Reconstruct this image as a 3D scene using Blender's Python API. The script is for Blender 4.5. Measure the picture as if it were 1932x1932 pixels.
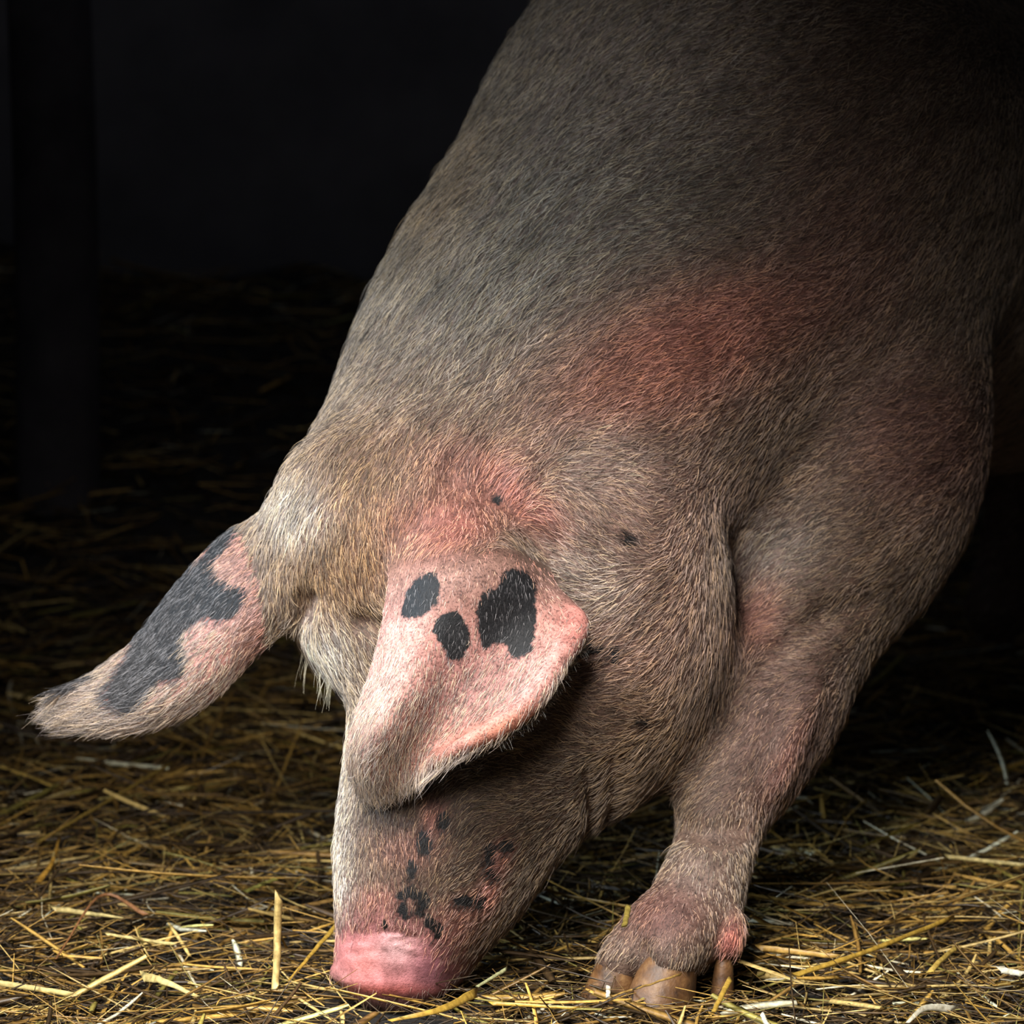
import bpy, math, random
import numpy as np
from mathutils import Vector, kdtree

# ------------------------------------------------------------------ clearing
for o in list(bpy.data.objects):
    bpy.data.objects.remove(o)
scene = bpy.context.scene
COL = scene.collection
rng = np.random.default_rng(7)
random.seed(7)
S = 1932
F_PX = 8050.0
CAM = np.array([0.0, -4.0, 1.15])
PITCH = 0.167

# ------------------------------------------------------------------ camera
cam_data = bpy.data.cameras.new('camera')
cam_data.sensor_width = 36.0
cam_data.lens = 36.0 * F_PX / S
cam_data.clip_start = 0.05
cam_data.dof.use_dof = True
cam_data.dof.focus_distance = 4.0
cam_data.dof.aperture_fstop = 7.0
cam = bpy.data.objects.new('camera', cam_data)
cam.location = CAM
cam.rotation_euler = (math.pi / 2 - PITCH, 0, 0)
COL.objects.link(cam)
scene.camera = cam

# ------------------------------------------------------------------ world, light, exposure
w = bpy.data.worlds.new('world')
scene.world = w
w.use_nodes = True
w.node_tree.nodes['Background'].inputs[0].default_value = (0.72, 0.85, 1.0, 1)
w.node_tree.nodes['Background'].inputs[1].default_value = 0.045


def area(name, loc, target, size, power, color, spread=180):
    ld = bpy.data.lights.new(name, 'AREA')
    ld.shape = 'SQUARE'
    ld.size = size
    ld.energy = power
    ld.color = color
    ld.spread = math.radians(spread)
    lo = bpy.data.objects.new(name, ld)
    lo.location = loc
    d = Vector(target) - Vector(loc)
    lo.rotation_euler = d.to_track_quat('-Z', 'Y').to_euler()
    COL.objects.link(lo)
    return lo


# daylight through the open stable door (high sky, low yard bounce, cool sky from the left)
area('door_daylight', (-1.08, -1.75, 3.2), (-0.14, -0.24, 0.25), 1.2, 16.8, (1.0, 0.99, 0.96), 34)
area('yard_bounce', (-0.40, -2.3, 1.75), (-0.05, -0.12, 0.25), 0.6, 3.0, (1.0, 0.98, 0.96), 32)
area('side_sky', (-2.2, -0.2, 1.1), (0.0, 0.05, 0.5), 0.6, 5.0, (0.70, 0.86, 1.0), 30)
area('rear_fill', (-0.2, 1.7, 2.42), (-0.2, 2.1, 0.0), 1.4, 2.6, (0.72, 0.80, 1.0))  # added fill with no real opening behind it; lifts the dark rear of the stall

scene.view_settings.view_transform = 'Standard'
scene.view_settings.look = 'None'
scene.view_settings.exposure = 0.0
scene.view_settings.gamma = 1.0
scene.view_settings.use_curve_mapping = False


# ------------------------------------------------------------------ helpers
def P(px, py, Y):
    """A point at depth Y seen through photograph pixel (px, py)."""
    u = (px - 966.0) / F_PX
    v = (966.0 - py) / F_PX
    d = np.array([u, math.cos(PITCH) + v * math.sin(PITCH), -math.sin(PITCH) + v * math.cos(PITCH)])
    t = (Y - CAM[1]) / d[1]
    return CAM + d * t


def PXM(Y):
    return (Y + 4.1) / F_PX


def proj(p):
    """Photograph pixels of world points (n,3); used to lay the coat's colour patches on the skin."""
    q = p - CAM
    c, s = math.cos(PITCH), math.sin(PITCH)
    depth = q[:, 1] * c - q[:, 2] * s
    up = q[:, 1] * s + q[:, 2] * c
    return 966 + q[:, 0] / depth * F_PX, 966 - up / depth * F_PX


def lin(rgb):
    c = np.asarray(rgb, dtype=float) / 255.0
    return np.where(c <= 0.04045, c / 12.92, ((c + 0.055) / 1.055) ** 2.4)


def tag(o, label=None, cat=None, group=None, kind=None):
    if label: o['label'] = label
    if cat: o['category'] = cat
    if group: o['group'] = group
    if kind: o['kind'] = kind
    return o


def mesh_from(name, verts, quads, mat, parent=None, smooth=True, tris=False):
    me = bpy.data.meshes.new(name)
    k = 3 if tris else 4
    nv, nf = len(verts), len(quads)
    me.vertices.add(nv)
    me.vertices.foreach_set('co', np.asarray(verts, dtype=np.float32).ravel())
    me.loops.add(nf * k)
    me.loops.foreach_set('vertex_index', np.asarray(quads, dtype=np.int32).ravel())
    me.polygons.add(nf)
    me.polygons.foreach_set('loop_start', np.arange(0, nf * k, k, dtype=np.int32))
    me.update(calc_edges=True)
    me.validate()
    me.polygons.foreach_set('use_smooth', [smooth] * len(me.polygons))
    me.materials.append(mat)
    o = bpy.data.objects.new(name, me)
    COL.objects.link(o)
    if parent: o.parent = parent
    return o


def set_attr(me, name, typ, dom, arr):
    a = me.attributes.new(name, typ, dom)
    key = 'color' if 'COLOR' in typ else 'value'
    a.data.foreach_set(key, np.asarray(arr, dtype=np.float32).ravel())


class N:
    """Small node-tree builder."""
    def __init__(self, name):
        self.m = bpy.data.materials.new(name)
        self.m.use_nodes = True
        self.t = self.m.node_tree
        self.b = self.t.nodes['Principled BSDF']
        self.out = self.t.nodes['Material Output']

    def n(self, typ, **kw):
        nd = self.t.nodes.new(typ)
        for k, v in kw.items():
            setattr(nd, k, v)
        return nd

    def l(self, a, b):
        self.t.links.new(a, b)

    def noise(self, scale, detail=4, rough=0.6, coord='Object', dist=0.0):
        tc = self.n('ShaderNodeTexCoord')
        nz = self.n('ShaderNodeTexNoise')
        nz.inputs['Scale'].default_value = scale
        nz.inputs['Detail'].default_value = detail
        nz.inputs['Roughness'].default_value = rough
        nz.inputs['Distortion'].default_value = dist
        self.l(tc.outputs[coord], nz.inputs['Vector'])
        return nz.outputs['Fac']

    def ramp(self, fac, stops):
        r = self.n('ShaderNodeValToRGB')
        while len(r.color_ramp.elements) < len(stops):
            r.color_ramp.elements.new(0.5)
        for e, (p, c) in zip(r.color_ramp.elements, stops):
            e.position = p
            e.color = (*lin(c), 1) if len(c) == 3 else c
        self.l(fac, r.inputs[0])
        return r.outputs[0]

    def mix(self, fac, a, b, mode='MIX'):
        m = self.n('ShaderNodeMix', data_type='RGBA', blend_type=mode)
        for s, v in ((m.inputs[0], fac), (m.inputs[6], a), (m.inputs[7], b)):
            if hasattr(v, 'links') or hasattr(v, 'is_linked'):
                self.l(v, s)
            else:
                s.default_value = v
        return m.outputs[2]

    def math(self, op, a, b=0.0, clamp=False):
        m = self.n('ShaderNodeMath', operation=op, use_clamp=clamp)
        for s, v in ((m.inputs[0], a), (m.inputs[1], b)):
            if hasattr(v, 'is_linked'):
                self.l(v, s)
            else:
                s.default_value = v
        return m.outputs[0]

    def attr(self, name):
        return self.n('ShaderNodeAttribute', attribute_name=name)

    def bump(self, h, strength, dist):
        b = self.n('ShaderNodeBump')
        b.inputs['Strength'].default_value = strength
        b.inputs['Distance'].default_value = dist
        self.l(h, b.inputs['Height'])
        self.l(b.outputs[0], self.b.inputs['Normal'])


# ------------------------------------------------------------------ materials
def mat_skin():
    m = N('pig_skin')
    col = m.attr('skin').outputs['Color']
    n1 = m.noise(420, 3, 0.7)
    n2 = m.noise(60, 5, 0.65)
    n3 = m.noise(900, 2, 0.5)
    mott = m.ramp(n2, [(0.3, (165, 160, 158)), (0.7, (255, 255, 255))])
    fine = m.ramp(n1, [(0.36, (96, 84, 82)), (0.5, (235, 232, 230)), (0.8, (255, 255, 255))])
    c = m.mix(1.0, col, mott, 'MULTIPLY')
    c = m.mix(m.math('SUBTRACT', 0.8, m.math('MULTIPLY', m.attr('wet').outputs['Fac'], 0.55)), c, fine, 'MULTIPLY')
    sp = m.attr('spot').outputs['Fac']
    wob = m.math('MULTIPLY', m.math('SUBTRACT', m.noise(170, 3, 0.6), 0.5), 22.0)
    sd = m.math('ADD', sp, wob)
    fac = m.math('MULTIPLY', m.math('SUBTRACT', 2.0, sd), 0.2, clamp=True)
    dk = m.ramp(n1, [(0.3, (12, 12, 13)), (0.7, (34, 33, 34))])
    c = m.mix(fac, c, dk)
    m.l(c, m.b.inputs['Base Color'])
    wet = m.attr('wet').outputs['Fac']
    m.l(m.math('SUBTRACT', 0.62, m.math('MULTIPLY', wet, 0.27)), m.b.inputs['Roughness'])
    m.b.inputs['Specular IOR Level'].default_value = 0.22
    m.bump(m.math('ADD', m.math('MULTIPLY', n1, 0.6), m.math('MULTIPLY', n3, 0.4)), 0.55, 0.002)
    return m.m


def mat_hair():
    m = N('pig_bristle')
    m.l(m.attr('hcol').outputs['Color'], m.b.inputs['Base Color'])
    m.b.inputs['Roughness'].default_value = 0.5
    m.b.inputs['Specular IOR Level'].default_value = 0.25
    return m.m


def mat_hoof():
    m = N('hoof_horn')
    c = m.ramp(m.noise(60, 5, 0.6), [(0.3, (52, 34, 20)), (0.55, (98, 66, 36)), (0.75, (134, 100, 60))])
    m.l(c, m.b.inputs['Base Color'])
    m.b.inputs['Roughness'].default_value = 0.55
    m.bump(m.noise(200, 4, 0.6), 0.4, 0.002)
    return m.m


def mat_eye():
    m = N('pig_eye')
    m.b.inputs['Base Color'].default_value = (0.012, 0.008, 0.006, 1)
    m.b.inputs['Roughness'].default_value = 0.1
    return m.m


def mat_straw():
    m = N('straw')
    c = m.attr('scol').outputs['Color']
    v = m.ramp(m.noise(160, 4, 0.6), [(0.3, (150, 140, 120)), (0.65, (255, 255, 255))])
    m.l(m.mix(0.8, c, v, 'MULTIPLY'), m.b.inputs['Base Color'])
    m.b.inputs['Roughness'].default_value = 0.45
    m.b.inputs['Specular IOR Level'].default_value = 0.4
    return m.m


def mat_floor():
    m = N('trodden_litter')
    c = m.ramp(m.noise(45, 8, 0.7), [(0.3, (12, 10, 9)), (0.55, (30, 24, 18)), (0.75, (58, 46, 28))])
    m.l(c, m.b.inputs['Base Color'])
    m.b.inputs['Roughness'].default_value = 0.9
    m.bump(m.noise(70, 8, 0.7), 0.8, 0.01)
    return m.m


def mat_plain(name, lo, hi, scale, rough=0.85):
    m = N(name)
    c = m.ramp(m.noise(scale, 6, 0.6), [(0.3, lo), (0.7, hi)])
    m.l(c, m.b.inputs['Base Color'])
    m.b.inputs['Roughness'].default_value = rough
    m.b.inputs['Specular IOR Level'].default_value = 0.2
    m.bump(m.noise(scale * 6, 6, 0.6), 0.4, 0.004)
    return m.m


SKIN, HAIR, HOOF, EYE, STRAW, FLOORM = mat_skin(), mat_hair(), mat_hoof(), mat_eye(), mat_straw(), mat_floor()
WALLM = mat_plain('sooty_boards', (84, 80, 80), (122, 116, 114), 3.0)
POSTM = mat_plain('old_timber', (52, 48, 50), (98, 92, 94), 5.0)


# ------------------------------------------------------------------ setting
def terrain(x, y):
    x = np.asarray(x, float); y = np.asarray(y, float)
    h = 0.006 * np.sin(9 * x + 1.3) * np.cos(7 * y + .4) + 0.004 * np.sin(23 * x + 5 * y)
    fr = np.clip((y - 1.25) / 1.3, 0, 1)
    lf = np.clip((0.55 - x) / 0.9, 0, 1)
    h = h + fr * fr * (3 - 2 * fr) * lf * (0.42 + 0.05 * np.sin(5 * x + 1))
    rt = np.clip((x - 0.55) / 0.5, 0, 1) * np.clip((y - 0.5) / 1.0, 0, 1)
    return h + 0.05 * rt - 0.012


gx, gy = np.meshgrid(np.linspace(-2.4, 2.6, 160), np.linspace(-1.2, 3.1, 140))
gz = terrain(gx, gy)
nyy, nxx = gx.shape
idx = np.arange(nxx * nyy).reshape(nyy, nxx)
q = np.stack([idx[:-1, :-1], idx[:-1, 1:], idx[1:, 1:], idx[1:, :-1]], -1).reshape(-1, 4)
fl = mesh_from('floor', np.stack([gx, gy, gz], -1).reshape(-1, 3), q, FLOORM)
tag(fl, kind='structure')


def boards(name, x0, x1, z0, z1, y, thick, axis='x'):
    """A wall of upright boards with open joints."""
    vs, qs = [], []
    x = x0
    while x < x1 - 0.01:
        wd = min(0.16 + 0.03 * random.random(), x1 - x)
        dy = 0.003 * random.random()
        a, b = x, x + wd
        pts = [(a, y + dy, z0), (b, y + dy, z0), (b, y + dy + thick, z0), (a, y + dy + thick, z0),
               (a, y + dy, z1), (b, y + dy, z1), (b, y + dy + thick, z1), (a, y + dy + thick, z1)]
        if axis == 'y':
            pts = [(p[1], p[0], p[2]) for p in pts]
        k = len(vs)
        vs += pts
        qs += [[k + i for i in f] for f in ((0, 1, 5, 4), (1, 2, 6, 5), (2, 3, 7, 6), (3, 0, 4, 7), (4, 5, 6, 7), (3, 2, 1, 0))]
        x += wd
    return tag(mesh_from(name, vs, qs, WALLM, smooth=False), kind='structure')


boards('wall_back', -2.4, 2.6, -0.05, 2.5, 3.05, 0.03)
boards('wall_left', 0.5, 3.05, -0.05, 2.5, -2.43, 0.03, 'y')
boards('wall_right', -0.9, 3.05, -0.05, 2.5, 2.55, 0.03, 'y')


def lintel():
    """The front wall above the door opening, just over the picture's top."""
    vs, qs = [], []
    for (x0, x1, y0, y1, z0, z1) in ((-2.4, 2.6, -0.62, -0.50, 1.79, 2.56),):
        k = len(vs)
        vs += [(x0, y0, z0), (x1, y0, z0), (x1, y1, z0), (x0, y1, z0), (x0, y0, z1), (x1, y0, z1), (x1, y1, z1), (x0, y1, z1)]
        qs += [[k + i for i in f] for f in ((0, 1, 5, 4), (1, 2, 6, 5), (2, 3, 7, 6), (3, 0, 4, 7), (4, 5, 6, 7), (3, 2, 1, 0))]
    return tag(mesh_from('wall_front', vs, qs, WALLM, smooth=False), kind='structure')


lintel()
cv = [(-2.4, -0.62, 2.5), (2.6, -0.62, 2.5), (2.6, 3.1, 2.5), (-2.4, 3.1, 2.5),
      (-2.4, -0.62, 2.56), (2.6, -0.62, 2.56), (2.6, 3.1, 2.56), (-2.4, 3.1, 2.56)]
tag(mesh_from('ceiling', cv, [(3, 2, 1, 0), (4, 5, 6, 7), (0, 1, 5, 4), (1, 2, 6, 5), (2, 3, 7, 6), (3, 0, 4, 7)], WALLM, smooth=False), kind='structure')


# ------------------------------------------------------------------ the pig: one continuous skin from a distance field
VOX = 0.0042
LO = np.array([-0.52, -0.22, -0.02]); HI = np.array([1.26, 1.72, 1.08])
DIM = np.ceil((HI - LO) / VOX).astype(int)
D = np.full(DIM, 0.5, dtype=np.float32)
AX = [LO[i] + VOX * np.arange(DIM[i]) for i in range(3)]


def box_of(lo, hi):
    a = np.clip(np.floor((lo - LO) / VOX).astype(int), 0, DIM)
    b = np.clip(np.ceil((hi - LO) / VOX).astype(int) + 1, 0, DIM)
    return tuple(slice(a[i], b[i]) for i in range(3))


def pts_of(sl):
    return (AX[0][sl[0]][:, None, None].astype(np.float32), AX[1][sl[1]][None, :, None].astype(np.float32),
            AX[2][sl[2]][None, None, :].astype(np.float32))


def smin(a, b, k):
    h = np.maximum(k - np.abs(a - b), 0) / k
    return np.minimum(a, b) - h * h * k * 0.25


def roundcone(sl, p0, p1, r0, r1, ys=1.0):
    """Tapered capsule; ys stretches it along y."""
    X, Y, Z = pts_of(sl)
    a = np.array([p0[0], p0[1] / ys, p0[2]]); b = np.array([p1[0], p1[1] / ys, p1[2]])
    d = b - a
    L2 = max(float(d @ d), 1e-9)
    x, y, z = X - a[0], Y / ys - a[1], Z - a[2]
    t = np.clip((x * d[0] + y * d[1] + z * d[2]) / L2, 0, 1)
    r = r0 + (r1 - r0) * t
    return (np.sqrt((x - t * d[0]) ** 2 + (y - t * d[1]) ** 2 + (z - t * d[2]) ** 2) - r) * min(1.0, ys)


def add_chain(pts, k, ys=1.0, own=None, sub=3):
    """pts: (x,y,z,r) controls, interpolated smoothly; joins the field with blend radius k."""
    pts = np.array(pts, float)
    n = len(pts)
    fine = []
    for i in range(n - 1):
        p0, p1, p2, p3 = pts[max(i - 1, 0)], pts[i], pts[i + 1], pts[min(i + 2, n - 1)]
        for j in range(sub):
            t = j / sub
            fine.append(0.5 * ((2 * p1) + (-p0 + p2) * t + (2 * p0 - 5 * p1 + 4 * p2 - p3) * t * t + (-p0 + 3 * p1 - 3 * p2 + p3) * t ** 3))
    fine.append(pts[-1])
    fine = np.array(fine)
    rm = fine[:, 3].max() * max(1, ys)
    sl = box_of(fine[:, :3].min(0) - rm - k - 0.03, fine[:, :3].max(0) + rm + k + 0.03)
    E = None
    for a, b in zip(fine[:-1], fine[1:]):
        e = roundcone(sl, a[:3], b[:3], a[3], b[3], ys)
        E = e if E is None else smin(E, e, own or 0.006)
    D[sl] = smin(D[sl], E, k)


def ell(c, r, k, rot=None, sub=False):
    """Ellipsoid added to (or cut from) the field."""
    c = np.asarray(c, float); r = np.asarray(r, float)
    R = np.eye(3) if rot is None else np.asarray(rot)
    m = r.max() + k + 0.02
    sl = box_of(c - m, c + m)
    X, Y, Z = pts_of(sl)
    x, y, z = X - c[0], Y - c[1], Z - c[2]
    q = [(x * R[0, i] + y * R[1, i] + z * R[2, i]) for i in range(3)]
    k0 = np.sqrt((q[0] / r[0]) ** 2 + (q[1] / r[1]) ** 2 + (q[2] / r[2]) ** 2)
    k1 = np.sqrt((q[0] / r[0] ** 2) ** 2 + (q[1] / r[1] ** 2) ** 2 + (q[2] / r[2] ** 2) ** 2)
    e = k0 * (k0 - 1.0) / np.maximum(k1, 1e-6)
    if sub:
        D[sl] = -smin(-D[sl], e, k)
    else:
        D[sl] = smin(D[sl], e, k)


def pc(px, py, Y, rpx):
    """A chain control from photograph pixels: centre, depth and radius."""
    p = P(px, py, Y)
    return (p[0], p[1], p[2], rpx * PXM(Y))


BK = np.array([0.5, 0.866, 0.0])           # from shoulders to rump
LF = np.array([0.866, -0.5, 0.0])          # the pig's left
# neck and withers
neck = [pc(800 + .635 * a, 1080 - .772 * a, .15 + .40 * max(a, 0) / 967, r) for a, r in
        ((48, 300), (120, 330), (243, 355), (375, 400), (514, 434), (700, 458), (967, 492))]
add_chain(neck, 0.02, 0.95)
C0 = np.array(neck[-1][:3])
bar = [(*C0, neck[-1][3]), (*(C0 + BK * .30 + [0, 0, -.05]), .285), (*(C0 + BK * .62 + [0, 0, -.085]), .315),
       (*(C0 + BK * .85 + [0, 0, -.07]), .295), (*(C0 + BK * 1.02 + [0, 0, -.05]), .25)]
add_chain(bar, 0.05, 1.0)
# chest between the forelegs
add_chain([pc(1210, 900, .42, 300), pc(1330, 1010, .52, 250), pc(1480, 1010, .70, 260)], 0.06)
# near shoulder, upper arm, forearm, knee, pastern
add_chain([pc(1500, 640, .47, 355), pc(1560, 810, .41, 305), pc(1562, 960, .37, 255), pc(1505, 1130, .31, 184), pc(1440, 1320, .22, 146)], 0.04, 0.9)
add_chain([pc(1440, 1320, .22, 146), pc(1412, 1420, .17, 120), pc(1368, 1520, .115, 88), pc(1352, 1590, .08, 74), pc(1328, 1665, .05, 80),
           pc(1305, 1725, .03, 86), pc(1285, 1762, .015, 84)], 0.02, 0.95)
add_chain([pc(1235, 1745, .012, 52), pc(1190, 1790, -.002, 44), pc(1165, 1822, -.008, 38)], 0.018)
add_chain([pc(1278, 1760, -.01, 62), pc(1262, 1800, -.022, 58)], 0.018)
add_chain([pc(1385, 1735, .01, 22), pc(1380, 1765, -.002, 23), pc(1370, 1790, -.006, 20)], 0.008)
# far foreleg, behind the head
fo = P(905, 1806, .30)
zf = 0.05
add_chain([(*(C0 + [-.02, -.10, -.12]), .20), (C0[0] - .10, .42, .40, .11), (C0[0] - .22, .36, .25, .062), (-.03, .33, .17, .042),
           (-.045, .31, .10, .043), (-.06, .28, .06, .045)], 0.04)
# hind legs
for s_ in (1, -1):
    hp = C0 + BK * .93 + LF * .13 * s_
    add_chain([(*(hp + [0, 0, -.10]), .19), (*(hp + BK * -.02 + [0, 0, -.30]), .125), (*(hp + BK * .12 + [0, 0, -.42]), .06),
               (*(hp + BK * .10 + [0, 0, -.56]), .04), (*(hp + BK * .06 + [0, 0, -.645]), .045)], 0.05)
# head
head = [pc(805, 1050, .135, 278), pc(868, 1180, .115, 254), pc(892, 1300, .095, 234), pc(880, 1400, .075, 222), pc(852, 1500, .055, 206),
        pc(822, 1600, .035, 190), pc(788, 1690, .020, 153), pc(760, 1765, .012, 122), pc(742, 1815, .008, 102)]
add_chain(head, 0.03, 0.92)
# forehead and brow ridge towards the far eye, and cheek
add_chain([pc(655, 948, .12, 128), pc(648, 1020, .10, 118), pc(655, 1100, .085, 100), pc(678, 1180, .075, 80), pc(712, 1250, .06, 60)], 0.03)
# jowls
add_chain([pc(1050, 1080, .17, 320), pc(1065, 1215, .16, 312), pc(1045, 1305, .13, 264), pc(990, 1405, .10, 206), pc(930, 1515, .07, 155), pc(882, 1635, .045, 104)],
          0.035, 0.88)
add_chain([pc(885, 1640, .05, 108), pc(850, 1740, .035, 80), pc(835, 1805, .03, 58)], 0.02)
# snout pad
sn = P(733, 1846, .004)
nrm = np.array([-0.10, -0.06, -1.0]); nrm /= np.linalg.norm(nrm)
tx = np.array([1.0, 0.05, -0.103]); tx -= nrm * (tx @ nrm); tx /= np.linalg.norm(tx)
ty = np.cross(nrm, tx)
Rs = np.stack([tx, ty, nrm], 1)
ell(sn + nrm * -.001, (.0585, .046, .0125), 0.012, Rs)
ell(sn + nrm * -.024, (.050, .043, .020), 0.012, Rs)
for s_ in (-1, 1):
    ell(sn + tx * .02 * s_ + nrm * .013, (.0085, .011, .012), 0.005, Rs, sub=True)


def groove(pix, r, k=0.012, back=0.0):
    """A shallow crease cut along surface points given by pixel and depth."""
    for (a, b) in zip(pix[:-1], pix[1:]):
        p0, p1 = P(*a), P(*b)
        m = r + k + .02
        sl = box_of(np.minimum(p0, p1) - m, np.maximum(p0, p1) + m)
        e = roundcone(sl, p0, p1, r, r)
        D[sl] = -smin(-D[sl], e, k)


def surf_y(px, py):
    """Depth of the nearest skin on the ray through a pixel."""
    ys = np.arange(-0.2, 1.2, 0.003)
    pt = np.array([P(px, py, y) for y in ys])
    ii = np.round((pt - LO) / VOX).astype(int)
    ok = np.all((ii >= 0) & (ii < DIM), axis=1)
    v = np.full(len(ys), 1.0)
    v[ok] = D[ii[ok, 0], ii[ok, 1], ii[ok, 2]]
    h = np.nonzero(v < 0)[0]
    return float(ys[h[0]]) if len(h) else None


def crease(path, r, sink=0.3, k=0.012):
    pp = []
    for (x, y) in path:
        s = surf_y(x, y)
        if s is not None:
            pp.append((x, y, s - r * sink))
    if len(pp) > 1:
        groove(pp, r, k)


def ridge(path, r, sink=0.6, k=0.02):
    pp = []
    for (x, y) in path:
        s = surf_y(x, y)
        if s is not None:
            pp.append(pc(x, y, s + r * sink, r / PXM(s)))
    if len(pp) > 1:
        add_chain(pp, k)


# folds the photograph shows: jowl wrinkles, knee, elbow, temple hollow, brow
crease([(1118, 1460), (1128, 1510), (1120, 1560)], .004, .0, .02)
crease([(1168, 1440), (1174, 1490), (1160, 1540)], .0045, .0, .02)
crease([(1640, 1140), (1560, 1160), (1480, 1215), (1440, 1260)], .007, .4, .02)
crease([(1290, 1565), (1350, 1572), (1400, 1560)], .007, .3, .02)
crease([(860, 900), (930, 930), (990, 980), (1060, 1020)], .014, .3, .03)
ridge([(985, 905), (1030, 960), (1085, 1010)], .014, .6, .03)
ridge([(1530, 1300), (1490, 1400), (1455, 1480)], .010, .5, .02)
crease([(552, 1164), (570, 1144), (582, 1124)], .010, -.1, .014)
crease([(682, 1168), (725, 1188), (760, 1200)], .008, .0, .015)
crease([(618, 1285), (630, 1310), (640, 1345)], .005, .2, .012)
for yy_, rr_ in ((1758, .0022), (1775, .0018), (1795, .002)):
    crease([(655, yy_), (700, yy_ + 3), (750, yy_), (790, yy_ + 12)], rr_, .3, .004)
crease([(1215, 1790), (1225, 1830)], .006, .2, .01)


def catmull(P4, t):
    p0, p1, p2, p3 = P4
    return 0.5 * ((2 * p1) + (-p0 + p2) * t + (2 * p0 - 5 * p1 + 4 * p2 - p3) * t * t + (-p0 + 3 * p1 - 3 * p2 + p3) * t ** 3)


def sheet(rows, nu, nv):
    """Dense sample of a smooth sheet through a grid of control points; also the direction towards the tip."""
    G = np.array([[P(*c) for c in r] for r in rows])
    def interp(A, n):
        m = A.shape[0]
        out = []
        for s in np.linspace(0, m - 1, n):
            i = min(int(s), m - 2)
            t = s - i
            p0 = A[i - 1] if i > 0 else 2 * A[0] - A[1]
            p3 = A[i + 2] if i + 2 < m else 2 * A[-1] - A[-2]
            out.append(catmull((p0, A[i], A[i + 1], p3), t))
        return np.array(out)
    A = interp(G, nv)
    A = np.swapaxes(interp(np.swapaxes(A, 0, 1), nu), 0, 1)   # (nv, nu, 3)
    dv = np.gradient(A, axis=0)
    return A, dv


EAR_NEAR = [
    [(768, 1000, .045), (820, 985, .02), (885, 985, .015), (945, 1000, .03), (985, 1035, .05)],
    [(752, 1090, -.01), (812, 1085, -.045), (885, 1080, -.055), (962, 1080, -.04), (1030, 1108, .0)],
    [(736, 1180, -.035), (795, 1190, -.075), (870, 1190, -.072), (965, 1175, -.055), (1090, 1178, -.045)],
    [(712, 1270, -.05), (768, 1285, -.098), (840, 1280, -.080), (935, 1250, -.07), (1055, 1248, -.085)],
    [(680, 1355, -.06), (728, 1370, -.108), (800, 1360, -.084), (895, 1325, -.08), (1012, 1318, -.105)],
    [(664, 1425, -.050), (708, 1440, -.085), (775, 1425, -.080), (855, 1388, -.085), (955, 1370, -.112)],
    [(680, 1488, -.030), (718, 1500, -.052), (765, 1478, -.072), (830, 1435, -.096), (905, 1400, -.108)],
]
EAR_FAR = [
    [(520, 975, .15), (550, 1015, .11), (565, 1070, .085), (565, 1120, .075), (550, 1160, .08)],
    [(425, 1028, .165), (448, 1068, .125), (466, 1120, .10), (474, 1175, .09), (474, 1222, .10)],
    [(340, 1116, .165), (362, 1156, .13), (382, 1210, .10), (396, 1262, .09), (400, 1302, .10)],
    [(262, 1216, .16), (284, 1244, .125), (298, 1286, .10), (310, 1324, .09), (315, 1352, .10)],
    [(178, 1280, .14), (196, 1300, .12), (208, 1326, .105), (216, 1350, .10), (224, 1372, .10)],
    [(112, 1308, .12), (112, 1326, .12), (112, 1342, .115), (118, 1358, .11), (130, 1372, .11)],
]


def add_sheet(A, th, k):
    """Union the sheet, th metres thick, into the field."""
    pts = A.reshape(-1, 3)
    sl = box_of(pts.min(0) - .03, pts.max(0) + .03)
    lo_i = np.array([s.start for s in sl])
    shp = D[sl].shape
    E = np.full(shp, 0.03, dtype=np.float32)
    R = 4
    off = np.arange(-R, R + 1)
    tt = np.broadcast_to(th, A.shape[:2]).reshape(-1)
    for p, t in zip(pts, tt):
        c = np.round((p - LO) / VOX).astype(int) - lo_i
        a = np.maximum(c - R, 0); b = np.minimum(c + R + 1, shp)
        if np.any(a >= b):
            continue
        x = (LO[0] + VOX * (np.arange(a[0], b[0]) + lo_i[0]) - p[0])[:, None, None]
        y = (LO[1] + VOX * (np.arange(a[1], b[1]) + lo_i[1]) - p[1])[None, :, None]
        z = (LO[2] + VOX * (np.arange(a[2], b[2]) + lo_i[2]) - p[2])[None, None, :]
        d = np.sqrt(x * x + y * y + z * z) - t
        s = E[a[0]:b[0], a[1]:b[1], a[2]:b[2]]
        np.minimum(s, d, out=s)
    D[sl] = smin(D[sl], E, k)


A1, V1 = sheet(EAR_NEAR, 90, 130)
A2, V2 = sheet(EAR_FAR, 60, 130)
th1 = np.linspace(.011, .0055, 130)[:, None] * np.ones((1, 90))
th2 = np.linspace(.011, .0055, 130)[:, None] * np.ones((1, 60))
add_sheet(A1, th1, 0.010)
add_sheet(A2, th2, 0.010)
# the near ear's lower rim curls forward
RIM = [pc(1082, 1160, -.045, 13), pc(1088, 1190, -.052, 17), pc(1050, 1250, -.090, 16), pc(1005, 1318, -.110, 18), pc(945, 1368, -.120, 17), pc(880, 1402, -.115, 14), pc(815, 1436, -.098, 10)]
add_chain(RIM, 0.010)
# fleshy ear roots
add_chain([pc(800, 1000, .06, 60), pc(880, 985, .06, 70), pc(960, 1025, .07, 60)], 0.03)
add_chain([pc(560, 1010, .13, 62), pc(560, 1090, .11, 66)], 0.03)


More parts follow.
